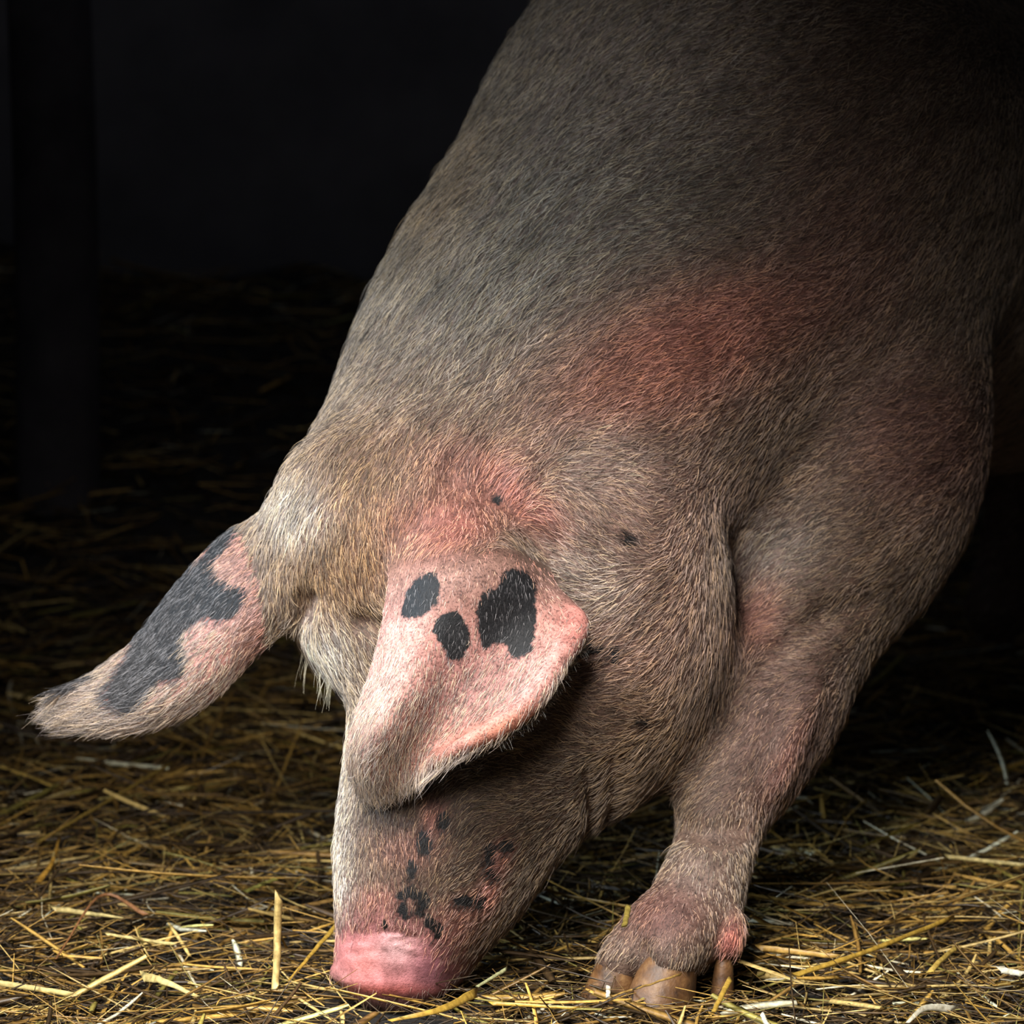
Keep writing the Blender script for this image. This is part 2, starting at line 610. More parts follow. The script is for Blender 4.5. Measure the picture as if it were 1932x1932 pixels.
def surface_nets(D):
    ins = D < 0
    nx, ny, nz = D.shape
    c = np.zeros((nx - 1, ny - 1, nz - 1), dtype=np.uint8)
    for dx in (0, 1):
        for dy in (0, 1):
            for dz in (0, 1):
                c += ins[dx:nx - 1 + dx, dy:ny - 1 + dy, dz:nz - 1 + dz]
    act = np.argwhere((c > 0) & (c < 8))
    del c
    ids = np.full((nx - 1, ny - 1, nz - 1), -1, dtype=np.int32)
    ids[act[:, 0], act[:, 1], act[:, 2]] = np.arange(len(act))
    acc = np.zeros((len(act), 3)); cnt = np.zeros(len(act))
    corners = [(i, j, k) for i in (0, 1) for j in (0, 1) for k in (0, 1)]
    for a in corners:
        for b in corners:
            if sum(b) - sum(a) != 1 or any(b[i] < a[i] for i in range(3)):
                continue
            va = D[act[:, 0] + a[0], act[:, 1] + a[1], act[:, 2] + a[2]]
            vb = D[act[:, 0] + b[0], act[:, 1] + b[1], act[:, 2] + b[2]]
            m = (va < 0) != (vb < 0)
            t = va[m] / (va[m] - vb[m])
            acc[m] += np.array(a)[None] + (np.array(b) - np.array(a))[None] * t[:, None]
            cnt[m] += 1
    V = (act + acc / np.maximum(cnt, 1)[:, None]) * VOX + LO
    Q = []
    for ax in range(3):
        s0 = [slice(None)] * 3; s1 = [slice(None)] * 3
        s0[ax] = slice(0, -1); s1[ax] = slice(1, None)
        e = ins[tuple(s0)] != ins[tuple(s1)]
        ev = np.argwhere(e)
        o1, o2 = [(i) for i in range(3) if i != ax]
        ok = (ev[:, o1] > 0) & (ev[:, o2] > 0) & (ev[:, o1] < ids.shape[o1]) & (ev[:, o2] < ids.shape[o2])
        ev = ev[ok]
        def g(d1, d2):
            w_ = ev.copy()
            w_[:, o1] -= d1; w_[:, o2] -= d2
            return ids[w_[:, 0], w_[:, 1], w_[:, 2]]
        qd = np.stack([g(1, 1), g(0, 1), g(0, 0), g(1, 0)], 1)
        flip = ins[ev[:, 0], ev[:, 1], ev[:, 2]]
        if ax == 1:
            flip = ~flip
        qd[~flip] = qd[~flip][:, ::-1]
        Q.append(qd[(qd >= 0).all(1)])
    return V, np.concatenate(Q)


# clip below the floor so soles sit flat, then mesh
V, Q = surface_nets(D)
del D
# relax the skin a little
e = np.concatenate([Q[:, [0, 1]], Q[:, [1, 2]], Q[:, [2, 3]], Q[:, [3, 0]]])
for lam in (0.55, -0.42, 0.55, -0.42, .5):
    s = np.zeros_like(V); c = np.zeros(len(V))
    for i in range(3):
        s[:, i] = np.bincount(e[:, 0], V[e[:, 1], i], len(V)) + np.bincount(e[:, 1], V[e[:, 0], i], len(V))
    c = np.bincount(e[:, 0], minlength=len(V)) + np.bincount(e[:, 1], minlength=len(V))
    V = V + lam * (s / np.maximum(c, 1)[:, None] - V)

pig = mesh_from('pig', V, Q, SKIN)
tag(pig, 'large pink-grey bristly pig with black-spotted drooping ears rooting in the straw', 'pig')
me = pig.data
nv = len(me.vertices)
co = np.empty(nv * 3, np.float32); me.vertices.foreach_get('co', co); co = co.reshape(-1, 3).astype(float)
no = np.empty(nv * 3, np.float32); me.vertices.foreach_get('normal', no); no = no.reshape(-1, 3).astype(float)
print('pig verts', nv)

# which vertices are ear
ears = np.zeros(nv, int)
near_dir = np.zeros((nv, 3))
tipness = np.zeros(nv)
for eid, (A, dv) in ((1, (A1, V1)), (2, (A2, V2))):
    p = A.reshape(-1, 3); dd = dv.reshape(-1, 3)
    tv = np.repeat(np.linspace(0, 1, A.shape[0]), A.shape[1])
    if eid == 1:
        rim = []
        for a_, b_ in zip(RIM[:-1], RIM[1:]):
            for t_ in np.linspace(0, 1, 12):
                rim.append(np.array(a_[:3]) * (1 - t_) + np.array(b_[:3]) * t_)
        p = np.concatenate([p, np.array(rim)]); tv = np.concatenate([tv, np.full(len(rim), .75)])
        dd = np.concatenate([dd, np.tile([[-.4, -.1, -1.0]], (len(rim), 1))])
    kd = kdtree.KDTree(len(p))
    for i, v in enumerate(p):
        kd.insert(v, i)
    kd.balance()
    cand = np.nonzero(np.all((co > p.min(0) - .02) & (co < p.max(0) + .02), axis=1))[0]
    for i in cand:
        _, j, d = kd.find(co[i])
        if d < .0155 and tv[j] > .12:
            ears[i] = eid
            near_dir[i] = dd[j] / np.linalg.norm(dd[j])
            tipness[i] = tv[j]

# ---- colours of the coat by patch
vx, vy = proj(co)


def blob(x, y, cx, cy, rx, ry, ang=0):
    c, s = math.cos(math.radians(ang)), math.sin(math.radians(ang))
    u = ((x - cx) * c + (y - cy) * s) / rx
    v = (-(x - cx) * s + (y - cy) * c) / ry
    return np.exp(-(u * u + v * v))


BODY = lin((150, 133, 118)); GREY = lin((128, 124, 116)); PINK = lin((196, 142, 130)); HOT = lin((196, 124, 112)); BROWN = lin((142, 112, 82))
DIRT_SHADE = lin((92, 78, 64)); MAROON = lin((136, 98, 90)); EARP = lin((208, 150, 138)); SNOUT = lin((216, 140, 140)); PALE = lin((205, 196, 186))
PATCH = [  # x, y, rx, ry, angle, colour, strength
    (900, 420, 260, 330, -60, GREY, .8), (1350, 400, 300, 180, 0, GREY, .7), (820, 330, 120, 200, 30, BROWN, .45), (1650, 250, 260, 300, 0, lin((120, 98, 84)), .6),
    (1240, 700, 220, 120, -25, lin((196, 132, 116)), .62), (1410, 600, 180, 90, -15, lin((190, 126, 112)), .5), (1740, 830, 160, 160, 0, MAROON, .7), (1600, 480, 130, 160, 0, MAROON, .4),
    (900, 890, 130, 60, 15, PINK, .6), (1010, 955, 105, 36, 45, HOT, .75), (820, 990, 120, 60, 0, HOT, .7), (760, 1020, 60, 70, 0, PINK, .5),
    (640, 1040, 120, 130, 0, BROWN, .85), (700, 900, 120, 90, -40, BROWN, .5), (560, 960, 60, 60, 0, PALE, .6), (600, 1230, 50, 60, 30, PALE, .7),
    (645, 1580, 26, 190, 0, PALE, .85), (1150, 880, 110, 80, 0, PALE, .45), (1260, 960, 200, 120, 0, lin((184, 154, 142)), .6), (1240, 1180, 150, 130, 0, lin((176, 142, 128)), .5), (1120, 1090, 90, 60, 30, PALE, .45), (1480, 1030, 90, 60, 0, PALE, .55),  # starts with the sky-lit face rim, ends with the cheek-fold highlight, both painted in
    (900, 1480, 190, 70, -10, DIRT_SHADE, .75), (750, 1570, 90, 90, 0, DIRT_SHADE, .65), (850, 1610, 120, 100, 0, DIRT_SHADE, .8), (890, 1740, 50, 90, 30, DIRT_SHADE, .6), (980, 1560, 90, 70, 0, DIRT_SHADE, .6),  # first patch paints the near ear's cast shadow, the rest darken the muzzle
    (1150, 1280, 130, 90, 0, MAROON, .25), (1250, 1400, 120, 120, 0, BROWN, .4), (1440, 1160, 45, 70, 20, HOT, .4), (1490, 1430, 22, 90, 28, HOT, .4),
    (820, 1540, 20, 30, 0, PINK, .7), (945, 1620, 20, 34, 20, PINK, .75), (925, 1685, 20, 28, 20, PINK, .9), (770, 1600, 60, 40, 0, PINK, .35),
    (715, 1700, 50, 30, 0, PINK, .7), (700, 1720, 90, 25, 0, DIRT_SHADE, .35), (725, 1800, 95, 52, 8, SNOUT, 1.0), (860, 1740, 60, 40, -30, PINK, .5),
    (1250, 1720, 90, 60, 0, MAROON, .8), (1310, 1650, 60, 60, 0, PALE, .2), (1380, 1770, 22, 36, 15, HOT, .9), (1340, 1500, 60, 60, 0, DIRT_SHADE, .5),
    (1620, 1080, 130, 150, 0, lin((120, 98, 82)), .6), (1480, 1370, 120, 180, 20, lin((126, 98, 90)), .65),
]


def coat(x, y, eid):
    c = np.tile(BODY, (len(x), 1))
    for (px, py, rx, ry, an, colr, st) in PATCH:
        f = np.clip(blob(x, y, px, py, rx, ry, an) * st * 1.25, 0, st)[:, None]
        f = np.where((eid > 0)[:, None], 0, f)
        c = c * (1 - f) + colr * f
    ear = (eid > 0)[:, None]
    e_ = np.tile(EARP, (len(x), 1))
    for (px, py, rx, ry, an, colr, st) in ((900, 1300, 110, 80, -20, lin((164, 122, 122)), .55), (705, 1330, 34, 130, 22, lin((226, 186, 172)), .6),  # hairy dark fold, then lit lobe ridge and rim painted into the colour
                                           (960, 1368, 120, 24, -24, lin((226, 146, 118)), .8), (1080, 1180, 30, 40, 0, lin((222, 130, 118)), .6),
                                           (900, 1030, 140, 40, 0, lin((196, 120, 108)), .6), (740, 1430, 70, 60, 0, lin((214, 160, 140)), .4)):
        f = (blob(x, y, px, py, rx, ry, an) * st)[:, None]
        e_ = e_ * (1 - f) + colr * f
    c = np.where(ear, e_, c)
    return c


def poly_sd(x, y, poly):
    """Signed distance in pixels to a polygon, negative inside."""
    poly = np.array(poly, float)
    n = len(poly)
    d = np.full(len(x), 1e9); ins = np.zeros(len(x), bool)
    for i in range(n):
        a, b = poly[i], poly[(i + 1) % n]
        ex, ey = b - a
        wx, wy = x - a[0], y - a[1]
        t = np.clip((wx * ex + wy * ey) / (ex * ex + ey * ey), 0, 1)
        d = np.minimum(d, np.hypot(wx - ex * t, wy - ey * t))
        cnd = ((a[1] > y) != (b[1] > y)) & (x < (b[0] - a[0]) * (y - a[1]) / (b[1] - a[1] + 1e-9) + a[0])
        ins ^= cnd
    return np.where(ins, -d, d)


def ovalpoly(cx, cy, rx, ry, a=0):
    c, s = math.cos(math.radians(a)), math.sin(math.radians(a))
    return [(cx + rx * math.cos(t) * c - ry * math.sin(t) * s, cy + rx * math.cos(t) * s + ry * math.sin(t) * c) for t in np.linspace(0, 2 * math.pi, 10, endpoint=False)]


SPOTS = {
    1: [[(800, 1082), (822, 1080), (833, 1108), (826, 1138), (800, 1163), (770, 1168), (756, 1160), (762, 1122), (780, 1096)],
        [(838, 1156), (865, 1153), (884, 1180), (887, 1215), (870, 1250), (846, 1245), (832, 1216), (817, 1196), (819, 1170)],
        [(955, 1074), (985, 1072), (1012, 1095), (1011, 1180), (1006, 1225), (985, 1245), (960, 1240), (955, 1214), (930, 1216), (912, 1230), (902, 1190),
         (898, 1150), (913, 1115), (940, 1108), (943, 1088)]],
    2: [[(375, 1060), (395, 1030), (430, 975), (485, 935), (482, 972), (452, 1005), (425, 1040), (400, 1062)],
        [(335, 1060), (402, 1056), (412, 1090), (440, 1105), (462, 1100), (465, 1130), (445, 1165), (418, 1172), (385, 1165), (350, 1190), (345, 1215),
         (356, 1245), (350, 1280), (300, 1285), (280, 1320), (250, 1348), (215, 1335), (196, 1310), (215, 1280), (235, 1250), (240, 1235), (252, 1205), (268, 1155), (310, 1090)],
        [(108, 1296), (130, 1270), (170, 1258), (192, 1272), (150, 1300), (120, 1308)]],
    0: [ovalpoly(802, 1590, 13, 22), ovalpoly(838, 1548, 10, 16), ovalpoly(776, 1640, 7, 18), ovalpoly(926, 1612, 9, 22), ovalpoly(956, 1596, 12, 9),
        ovalpoly(930, 1650, 14, 7, 30), ovalpoly(775, 1684, 16, 9, 10), ovalpoly(800, 1700, 9, 16), ovalpoly(762, 1718, 8, 15, -20), ovalpoly(790, 1722, 10, 7),
        ovalpoly(812, 1742, 9, 16, -35), ovalpoly(828, 1758, 9, 12), ovalpoly(757, 1690, 9, 6), ovalpoly(1190, 1022, 13, 9), ovalpoly(1162, 1236, 8, 14),
        ovalpoly(1122, 1224, 14, 8), ovalpoly(1222, 1366, 8, 5), ovalpoly(938, 942, 6, 7), ovalpoly(875, 1700, 18, 8), ovalpoly(905, 1700, 10, 12),
        ovalpoly(726, 1744, 3, 6)],
}


def spots(x, y, eid, nrm_y):
    sd = np.full(len(x), 60.0)
    for k_, polys in SPOTS.items():
        m = (eid == k_)
        for pl in polys:
            if m.any():
                sd[m] = np.minimum(sd[m], poly_sd(x[m], y[m], pl) - (3.5 if k_ == 0 else 0))
    return np.clip(sd, -60, 60)


earw = np.where(ears > 0, np.clip((tipness - .12) / .22, 0, 1) ** .8, 0.0)
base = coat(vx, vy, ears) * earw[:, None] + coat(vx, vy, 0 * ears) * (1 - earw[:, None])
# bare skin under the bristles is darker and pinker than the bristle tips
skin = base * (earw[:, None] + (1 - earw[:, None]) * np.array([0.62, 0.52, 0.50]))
sn_m = blob(vx, vy, 728, 1812, 112, 60, 8)[:, None] * (ears == 0)[:, None]
skin = skin * (1 - np.clip(sn_m * 1.5, 0, 1)) + SNOUT * np.clip(sn_m * 1.5, 0, 1)
for (px, py, rx, ry, colr, st) in ((745, 1790, 45, 34, lin((236, 196, 194)), .65), (685, 1815, 38, 40, lin((216, 128, 112)), .45), (820, 1830, 45, 40, lin((188, 128, 148)), .6),  # whitish wet highlight painted on the snout, then its pink tones
                                   (730, 1868, 110, 12, lin((196, 92, 84)), .6)):
    f = (blob(vx, vy, px, py, rx, ry) * st * (ears == 0))[:, None]
    skin = skin * (1 - f) + colr * f
sd = spots(vx, vy, ears, no[:, 1])
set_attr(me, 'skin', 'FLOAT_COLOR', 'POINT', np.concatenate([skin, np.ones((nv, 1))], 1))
set_attr(me, 'spot', 'FLOAT', 'POINT', sd)
set_attr(me, 'wet', 'FLOAT', 'POINT', np.clip(sn_m[:, 0] * 1.5, 0, 1))

# ---- bristles: direction of growth by place (dx, dy in the picture's plane, down positive)
FLOW = np.array([
    (1050, 150, -.5, .85), (950, 300, -.4, .9), (1200, 200, -.8, .5), (1400, 200, -.95, .25), (1650, 250, -.9, .5), (800, 500, -.28, .96), (900, 600, -.5, .86),
    (760, 700, -.35, .94), (1000, 450, -.6, .8), (1100, 500, -.8, .6), (1250, 450, -.95, .35), (1100, 700, -.85, .5), (1300, 650, -.97, .2), (1500, 600, -.98, .15),
    (1700, 600, -.9, .4), (900, 800, -.6, .8), (700, 850, -.3, .95), (600, 900, -.2, .97), (1000, 850, -.7, .7), (1200, 850, -.95, .2), (1400, 850, -.95, .3),
    (1600, 850, -.95, .3), (1780, 850, -.95, .1), (540, 950, -.6, .8), (640, 1000, .05, 1), (700, 1050, .15, 1), (640, 1100, .3, .95), (560, 1060, -.2, .97),
    (700, 1160, .75, .65), (620, 1200, .5, .85), (560, 1200, -.6, .8), (650, 1280, .5, .85), (1200, 1000, -.85, -.5), (1100, 1000, -.6, -.7), (1050, 1080, -.7, -.4),
    (1300, 1000, -.8, .6), (1390, 1100, -.35, .93), (1380, 1200, -.5, .86), (1330, 1330, -.6, .8), (1200, 1150, -.85, .4), (1150, 1250, -.9, .2), (1200, 1350, -.95, -.3),
    (1100, 1350, -.8, -.6), (1250, 1430, -.85, .4), (1050, 1450, -.9, -.3), (1150, 1500, -.95, .1), (1050, 1580, -.97, .1), (950, 1500, -.95, -.2), (700, 1500, -.1, 1),
    (650, 1600, -.2, 1), (750, 1600, .2, 1), (850, 1550, -.5, .8), (900, 1650, -.8, .3), (800, 1700, -.2, .9), (1500, 1000, -.9, .5), (1600, 1050, -.95, .3),
    (1500, 1200, -.95, .1), (1550, 1300, -.9, .3), (1450, 1400, -.5, .8), (1350, 1600, -.1, 1), (1300, 1700, -.2, 1), (1700, 1000, -.9, .3), (880, 960, -.1, 1), (820, 900, -.3, .95)], float)
U3 = np.array([0, math.sin(PITCH), math.cos(PITCH)])
R3 = np.array([1.0, 0, 0])


def sample_surface(n, mask_face, length_fn, seed):
    r = np.random.default_rng(seed)
    qv = Qf[mask_face]
    a = co[qv[:, 0]]; b = co[qv[:, 1]]; c = co[qv[:, 2]]; d = co[qv[:, 3]]
    ar = np.linalg.norm(np.cross(c - a, d - b), axis=1) * wface[mask_face]
    f = r.choice(len(qv), n, p=ar / ar.sum())
    u, v = r.random(n)[:, None], r.random(n)[:, None]
    q0 = qv[f]
    W = [(1 - u) * (1 - v), u * (1 - v), u * v, (1 - u) * v]
    pos = sum(W[i] * co[q0[:, i]] for i in range(4))
    nr = sum(W[i] * no[q0[:, i]] for i in range(4))
    nr /= np.linalg.norm(nr, axis=1)[:, None]
    return pos, nr, q0[:, 0], r


nf = len(me.polygons)
Qf = np.empty(nf * 4, np.int32); me.loops.foreach_get('vertex_index', Qf); Qf = Qf.reshape(-1, 4)
fn = no[Qf[:, 0]]
fc = co[Qf[:, 0]]
view = fc - CAM; view /= np.linalg.norm(view, axis=1)[:, None]
facing = -(fn * view).sum(1)
fx, fy = vx[Qf[:, 0]], vy[Qf[:, 0]]
# fewer bristles where the coat thins out: snout pad, hooves
bare = np.clip(1 - 1.6 * blob(fx, fy, 725, 1812, 110, 62, 8), 0.0, 1)
te = tipness[Qf[:, 0]]
bare = np.where(ears[Qf[:, 0]] > 0, .35 + te ** 1.5, bare)
bare = np.where(ears[Qf[:, 0]] == 1, bare * (1 - .9 * np.clip(blob(fx, fy, 930, 1372, 130, 26, -22) * 1.6, 0, 1)), bare)
bare = bare * np.where(fc[:, 2] < 0.045, 0.15, 1.0)
wface = bare * np.clip(0.25 + (facing + .35), 0.0, 1.0) * np.where((fc[:, 1] > 0.95), 0.15, 1.0) * np.where(fx > 2100, .3, 1.0)


def build_hair(name, label, n, mask, ear, seed, Lm, rad, parent):
    pos, nr, vi, r = sample_surface(n, mask, None, seed)
    hx, hy = proj(pos)
    if ear:
        t = near_dir[vi]
    else:
        dd = np.zeros((n, 2)); ww = np.zeros(n)
        for (px, py, dx, dy) in FLOW:
            w_ = 1.0 / ((hx - px) ** 2 + (hy - py) ** 2 + 900.0) ** 1.6
            l_ = math.hypot(dx, dy)
            dd[:, 0] += w_ * dx / l_; dd[:, 1] += w_ * dy / l_; ww += w_
        dd /= np.linalg.norm(dd, axis=1)[:, None] + 1e-9
        t = dd[:, :1] * R3 - dd[:, 1:2] * U3
    # clumped waviness of the lie
    ph = 0.30 * np.sin(hx * .045 + 2.1 * np.sin(hy * .021)) + 0.22 * np.sin(hy * .06 + hx * .02)
    ang = ph * 0.25 + r.normal(0, .17, n)
    t = t - (.65 if ear else 1.0) * nr * (t * nr).sum(1)[:, None]
    t /= np.linalg.norm(t, axis=1)[:, None] + 1e-6
    bt = np.cross(nr, t)
    t = t * np.cos(ang)[:, None] + bt * np.sin(ang)[:, None]
    L = Lm(hx, hy, vi) * np.exp(r.normal(0, .28, n))
    lift = np.abs(r.normal(.30, .14, n))
    K = 4
    pts = np.zeros((n, K, 3))
    pts[:, 0] = pos - nr * .0006
    cur = pts[:, 0].copy()
    curl = r.normal(0, .16, n)
    for k_ in range(1, K):
        lf = lift * (1.25 - .45 * k_)
        a_ = curl * (k_ - 1)
        dr = (t * np.cos(a_)[:, None] + np.cross(nr, t) * np.sin(a_)[:, None]) + nr * lf[:, None]
        dr[:, 2] -= .06 * k_
        dr /= np.linalg.norm(dr, axis=1)[:, None]
        cur = cur + dr * (L / (K - 1))[:, None]
        pts[:, k_] = cur
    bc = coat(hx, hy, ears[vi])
    s_ = spots(hx, hy, ears[vi], nr[:, 1])
    tint = r.random(n)
    if ear:
        ew = earw[vi][:, None]
        bc = lin((190, 172, 160)) * ew + bc * (1 - ew)
        dk = lin((120, 116, 116))
    else:
        bc = bc * 1.12
        dk = lin((70, 64, 60))
    yel = (tint > .72)[:, None]
    bc = np.where(yel, bc * np.array([1.30, 1.22, 1.0]) , bc)
    bc = np.where((tint < .36)[:, None], bc * .36, bc)
    q_ = pos * 1.0
    mott = sum(np.sin(q_ @ np.array(k_) + p_) for k_, p_ in (((61, 20, 35), 0), ((-32, 40, 66), 1.3), ((90, -30, -70), 2.2), ((25, 110, -60), .7), ((-120, 30, 95), 3.1)))
    if not ear:
        bc = bc * np.clip(1 + .075 * mott, .6, 1.4)[:, None]
    inside = (s_ < r.normal(0, 3, n))[:, None]
    bc = np.where(inside, np.where((tint > .7)[:, None], dk * (1.3 if ear else .8), dk * .3), bc)
    bc = np.clip(bc * np.exp(r.normal(0, .16, n))[:, None], 0, .9)
    cu = bpy.data.hair_curves.new(name)
    cu.add_curves([K] * n)
    cu.attributes['position'].data.foreach_set('vector', pts.astype(np.float32).ravel())
    ra = cu.attributes.get('radius') or cu.attributes.new('radius', 'FLOAT', 'POINT')
    prof = np.array([1.0, .95, .7, .15])
    rr = rad * np.exp(r.normal(0, .2, n))[:, None] * prof[None]
    ra.data.foreach_set('value', rr.astype(np.float32).ravel())
    ca = cu.attributes.new('hcol', 'FLOAT_COLOR', 'CURVE')
    ca.data.foreach_set('color', np.concatenate([bc, np.ones((n, 1))], 1).astype(np.float32).ravel())
    cu.materials.append(HAIR)
    o = bpy.data.objects.new(name, cu)
    COL.objects.link(o)
    o.parent = parent
    tag(o, label, kind='stuff')
    return o


face_ear = ears[Qf[:, 0]]


def len_body(x, y, vi):
    L = np.full(len(x), .0125)
    L += .005 * blob(x, y, 800, 450, 260, 420, -60)
    L += .004 * blob(x, y, 560, 980, 90, 90)
    L += .004 * blob(x, y, 600, 1230, 60, 60)
    L += .003 * blob(x, y, 1250, 1350, 200, 200)
    L -= .005 * blob(x, y, 820, 1680, 240, 170)
    L -= .003 * blob(x, y, 850, 980, 140, 60)
    L -= .0045 * blob(x, y, 1420, 1440, 190, 230)
    L -= .006 * blob(x, y, 1290, 1730, 120, 130)
    return L


def len_ear(x, y, vi):
    return .0065 + .010 * np.clip((tipness[vi] - .3) / .7, 0, 1) ** 1.2 + .004 * (ears[vi] == 2)


build_hair('coat', 'short cream, grey and brown bristles over the body', 310000, face_ear == 0, False, 11, len_body, .00023, pig)
build_hair('ear_hair', 'fine pale hair on the near ear', 11000, face_ear == 1, True, 12, len_ear, .00016, pig)
build_hair('ear_hair', 'fine pale hair on the far ear', 13000, face_ear == 2, True, 13, len_ear, .00017, pig)


# ---- hooves, eyes, lashes
def lathe(name, prof, frame, mat, parent, seg=28, squash=1.0, flat=None):
    """Rings of radius r at height h around a centre line that leans; frame = (origin, x, y, z axes)."""
    o, X, Y_, Z = frame
    vs, qs = [], []
    for (h, r, lean) in prof:
        for j in range(seg):
            a = 2 * math.pi * j / seg
            cx_, cy_ = math.cos(a) * r, math.sin(a) * r * squash
            if flat and cy_ > flat * r: cy_ = flat * r
            p = np.asarray(o) + np.asarray(X) * (cx_ + lean) + np.asarray(Y_) * cy_ + np.asarray(Z) * h
            vs.append(tuple(p))
    n = len(prof)
    for i in range(n - 1):
        for j in range(seg):
            qs.append((i * seg + j, i * seg + (j + 1) % seg, (i + 1) * seg + (j + 1) % seg, (i + 1) * seg + j))
    for ring, rev in ((0, True), (n - 1, False)):
        c = np.mean([vs[ring * seg + j] for j in range(seg)], 0)
        vs.append(tuple(c)); ci = len(vs) - 1
        for j in range(0, seg, 2):
            q_ = [ring * seg + j, ring * seg + (j + 1) % seg, ring * seg + (j + 2) % seg, ci]
            qs.append(tuple(q_[::-1] if rev else q_))
    return mesh_from(name, vs, qs, mat, parent)


def hoof(px, py, Y, r, h, lean, yaw, squash=.85, label=None):
    p = P(px, py, Y)
    X = np.array([math.cos(yaw), math.sin(yaw), 0]); Yv = np.array([-math.sin(yaw), math.cos(yaw), 0]); Z = np.array([0, 0, 1.0])
    z0 = -.004 - p[2]
    H = h
    o = (p[0], p[1], -0.004)
    prof = [(0.0, r * 1.12, lean), (H * .25, r * 1.10, lean * .78), (H * .6, r * 1.0, lean * .35), (H * .9, r * .88, 0), (H * 1.05, r * .7, 0), (H * 1.1, r * .4, 0)]
    return lathe('hoof', prof, (o, X, Yv, Z), HOOF, pig, squash=squash)


hoof(1172, 1800, -.006, .025, .047, .016, math.radians(205))
hoof(1262, 1800, -.022, .034, .050, .018, math.radians(235))
hoof(1366, 1800, -.006, .0115, .040, .004, math.radians(240))
hoof(870, 1800, .27, .030, .050, .014, math.radians(220))
hoof(820, 1800, .27, .026, .050, .014, math.radians(200))


def ball(name, c, r, mat, parent):
    seg, rings = 20, 12
    prof = [(-r * math.cos(math.pi * i / rings), max(r * math.sin(math.pi * i / rings), r * .02), 0) for i in range(rings + 1)]
    return lathe(name, prof, (c, np.array([1., 0, 0]), np.array([0, 1., 0]), np.array([0, 0, 1.])), mat, parent, seg)


def ray_hit(px, py):
    d = np.hypot(vx - px, vy - py)
    k_ = np.nonzero((d < 9) & (no[:, 1] < .3) & (ears == 0))[0]
    if not len(k_): k_ = [int(np.argmin(d))]
    return co[k_[np.argmin(co[k_, 1])]]


e1 = ray_hit(638, 1318)
ball('eye', e1 + [0.004, .010, 0], .0115, EYE, pig)
e2 = ray_hit(800, 1330)
ball('eye', e2 + [0, .006, 0], .0115, EYE, pig)


def strands(name, label, roots, dirs, L, rad, colr, parent, K=6, droop=.25, seed=3):
    r = np.random.default_rng(seed)
    n = len(roots)
    pts = np.zeros((n, K, 3)); cur = np.array(roots, float); pts[:, 0] = cur
    d = np.array(dirs, float)
    for k_ in range(1, K):
        d = d + r.normal(0, .06, (n, 3)); d[:, 2] -= droop
        d /= np.linalg.norm(d, axis=1)[:, None]
        cur = cur + d * (np.array(L) / (K - 1))[:, None]
        pts[:, k_] = cur
    cu = bpy.data.hair_curves.new(name)
    cu.add_curves([K] * n)
    cu.attributes['position'].data.foreach_set('vector', pts.astype(np.float32).ravel())
    ra = cu.attributes.get('radius') or cu.attributes.new('radius', 'FLOAT', 'POINT')
    ra.data.foreach_set('value', (rad * np.linspace(1, .2, K)[None] * np.ones((n, 1))).astype(np.float32).ravel())
    ca = cu.attributes.new('hcol', 'FLOAT_COLOR', 'CURVE')
    cc = np.clip(lin(colr)[None] * np.exp(r.normal(0, .15, n))[:, None], 0, .9)
    ca.data.foreach_set('color', np.concatenate([cc, np.ones((n, 1))], 1).astype(np.float32).ravel())
    cu.materials.append(HAIR)
    o = bpy.data.objects.new(name, cu); COL.objects.link(o); o.parent = parent
    return tag(o, label)


lr, ld, ll = [], [], []
for i in range(26):
    t = random.random()
    p = ray_hit(560 + 60 * t, 1225 + 62 * t)
    lr.append(p); ld.append((-.45 + .5 * random.random(), -.35, -.5 - .4 * random.random())); ll.append(.022 + .026 * random.random() * (1 - .5 * t))
strands('eyelashes', 'long pale lashes over the far eye', lr, ld, ll, .00018, (190, 180, 155), pig)


fr, fd, fl_ = [], [], []
for i in range(520):
    t = .85 * random.random() ** 1.6
    k_ = min(int(t * 4.0), 3); u_ = t * 4.0 - k_
    a_, b_ = np.array(RIM[k_ + 1]), np.array(RIM[min(k_ + 2, 6)])
    p = a_[:3] * (1 - u_) + b_[:3] * u_
    fr.append(p + np.array([.003, .006 + .004 * random.random(), -.005])); fd.append((random.gauss(.35, .35), random.gauss(.1, .25), random.gauss(-.75, .2))); fl_.append(.006 + .016 * random.random() ** 1.4)
strands('ear_fringe', 'pale grey fringe of hair under the near ear rim', fr, fd, fl_, .00018, (176, 172, 164), pig, K=5, droop=.15, seed=5)


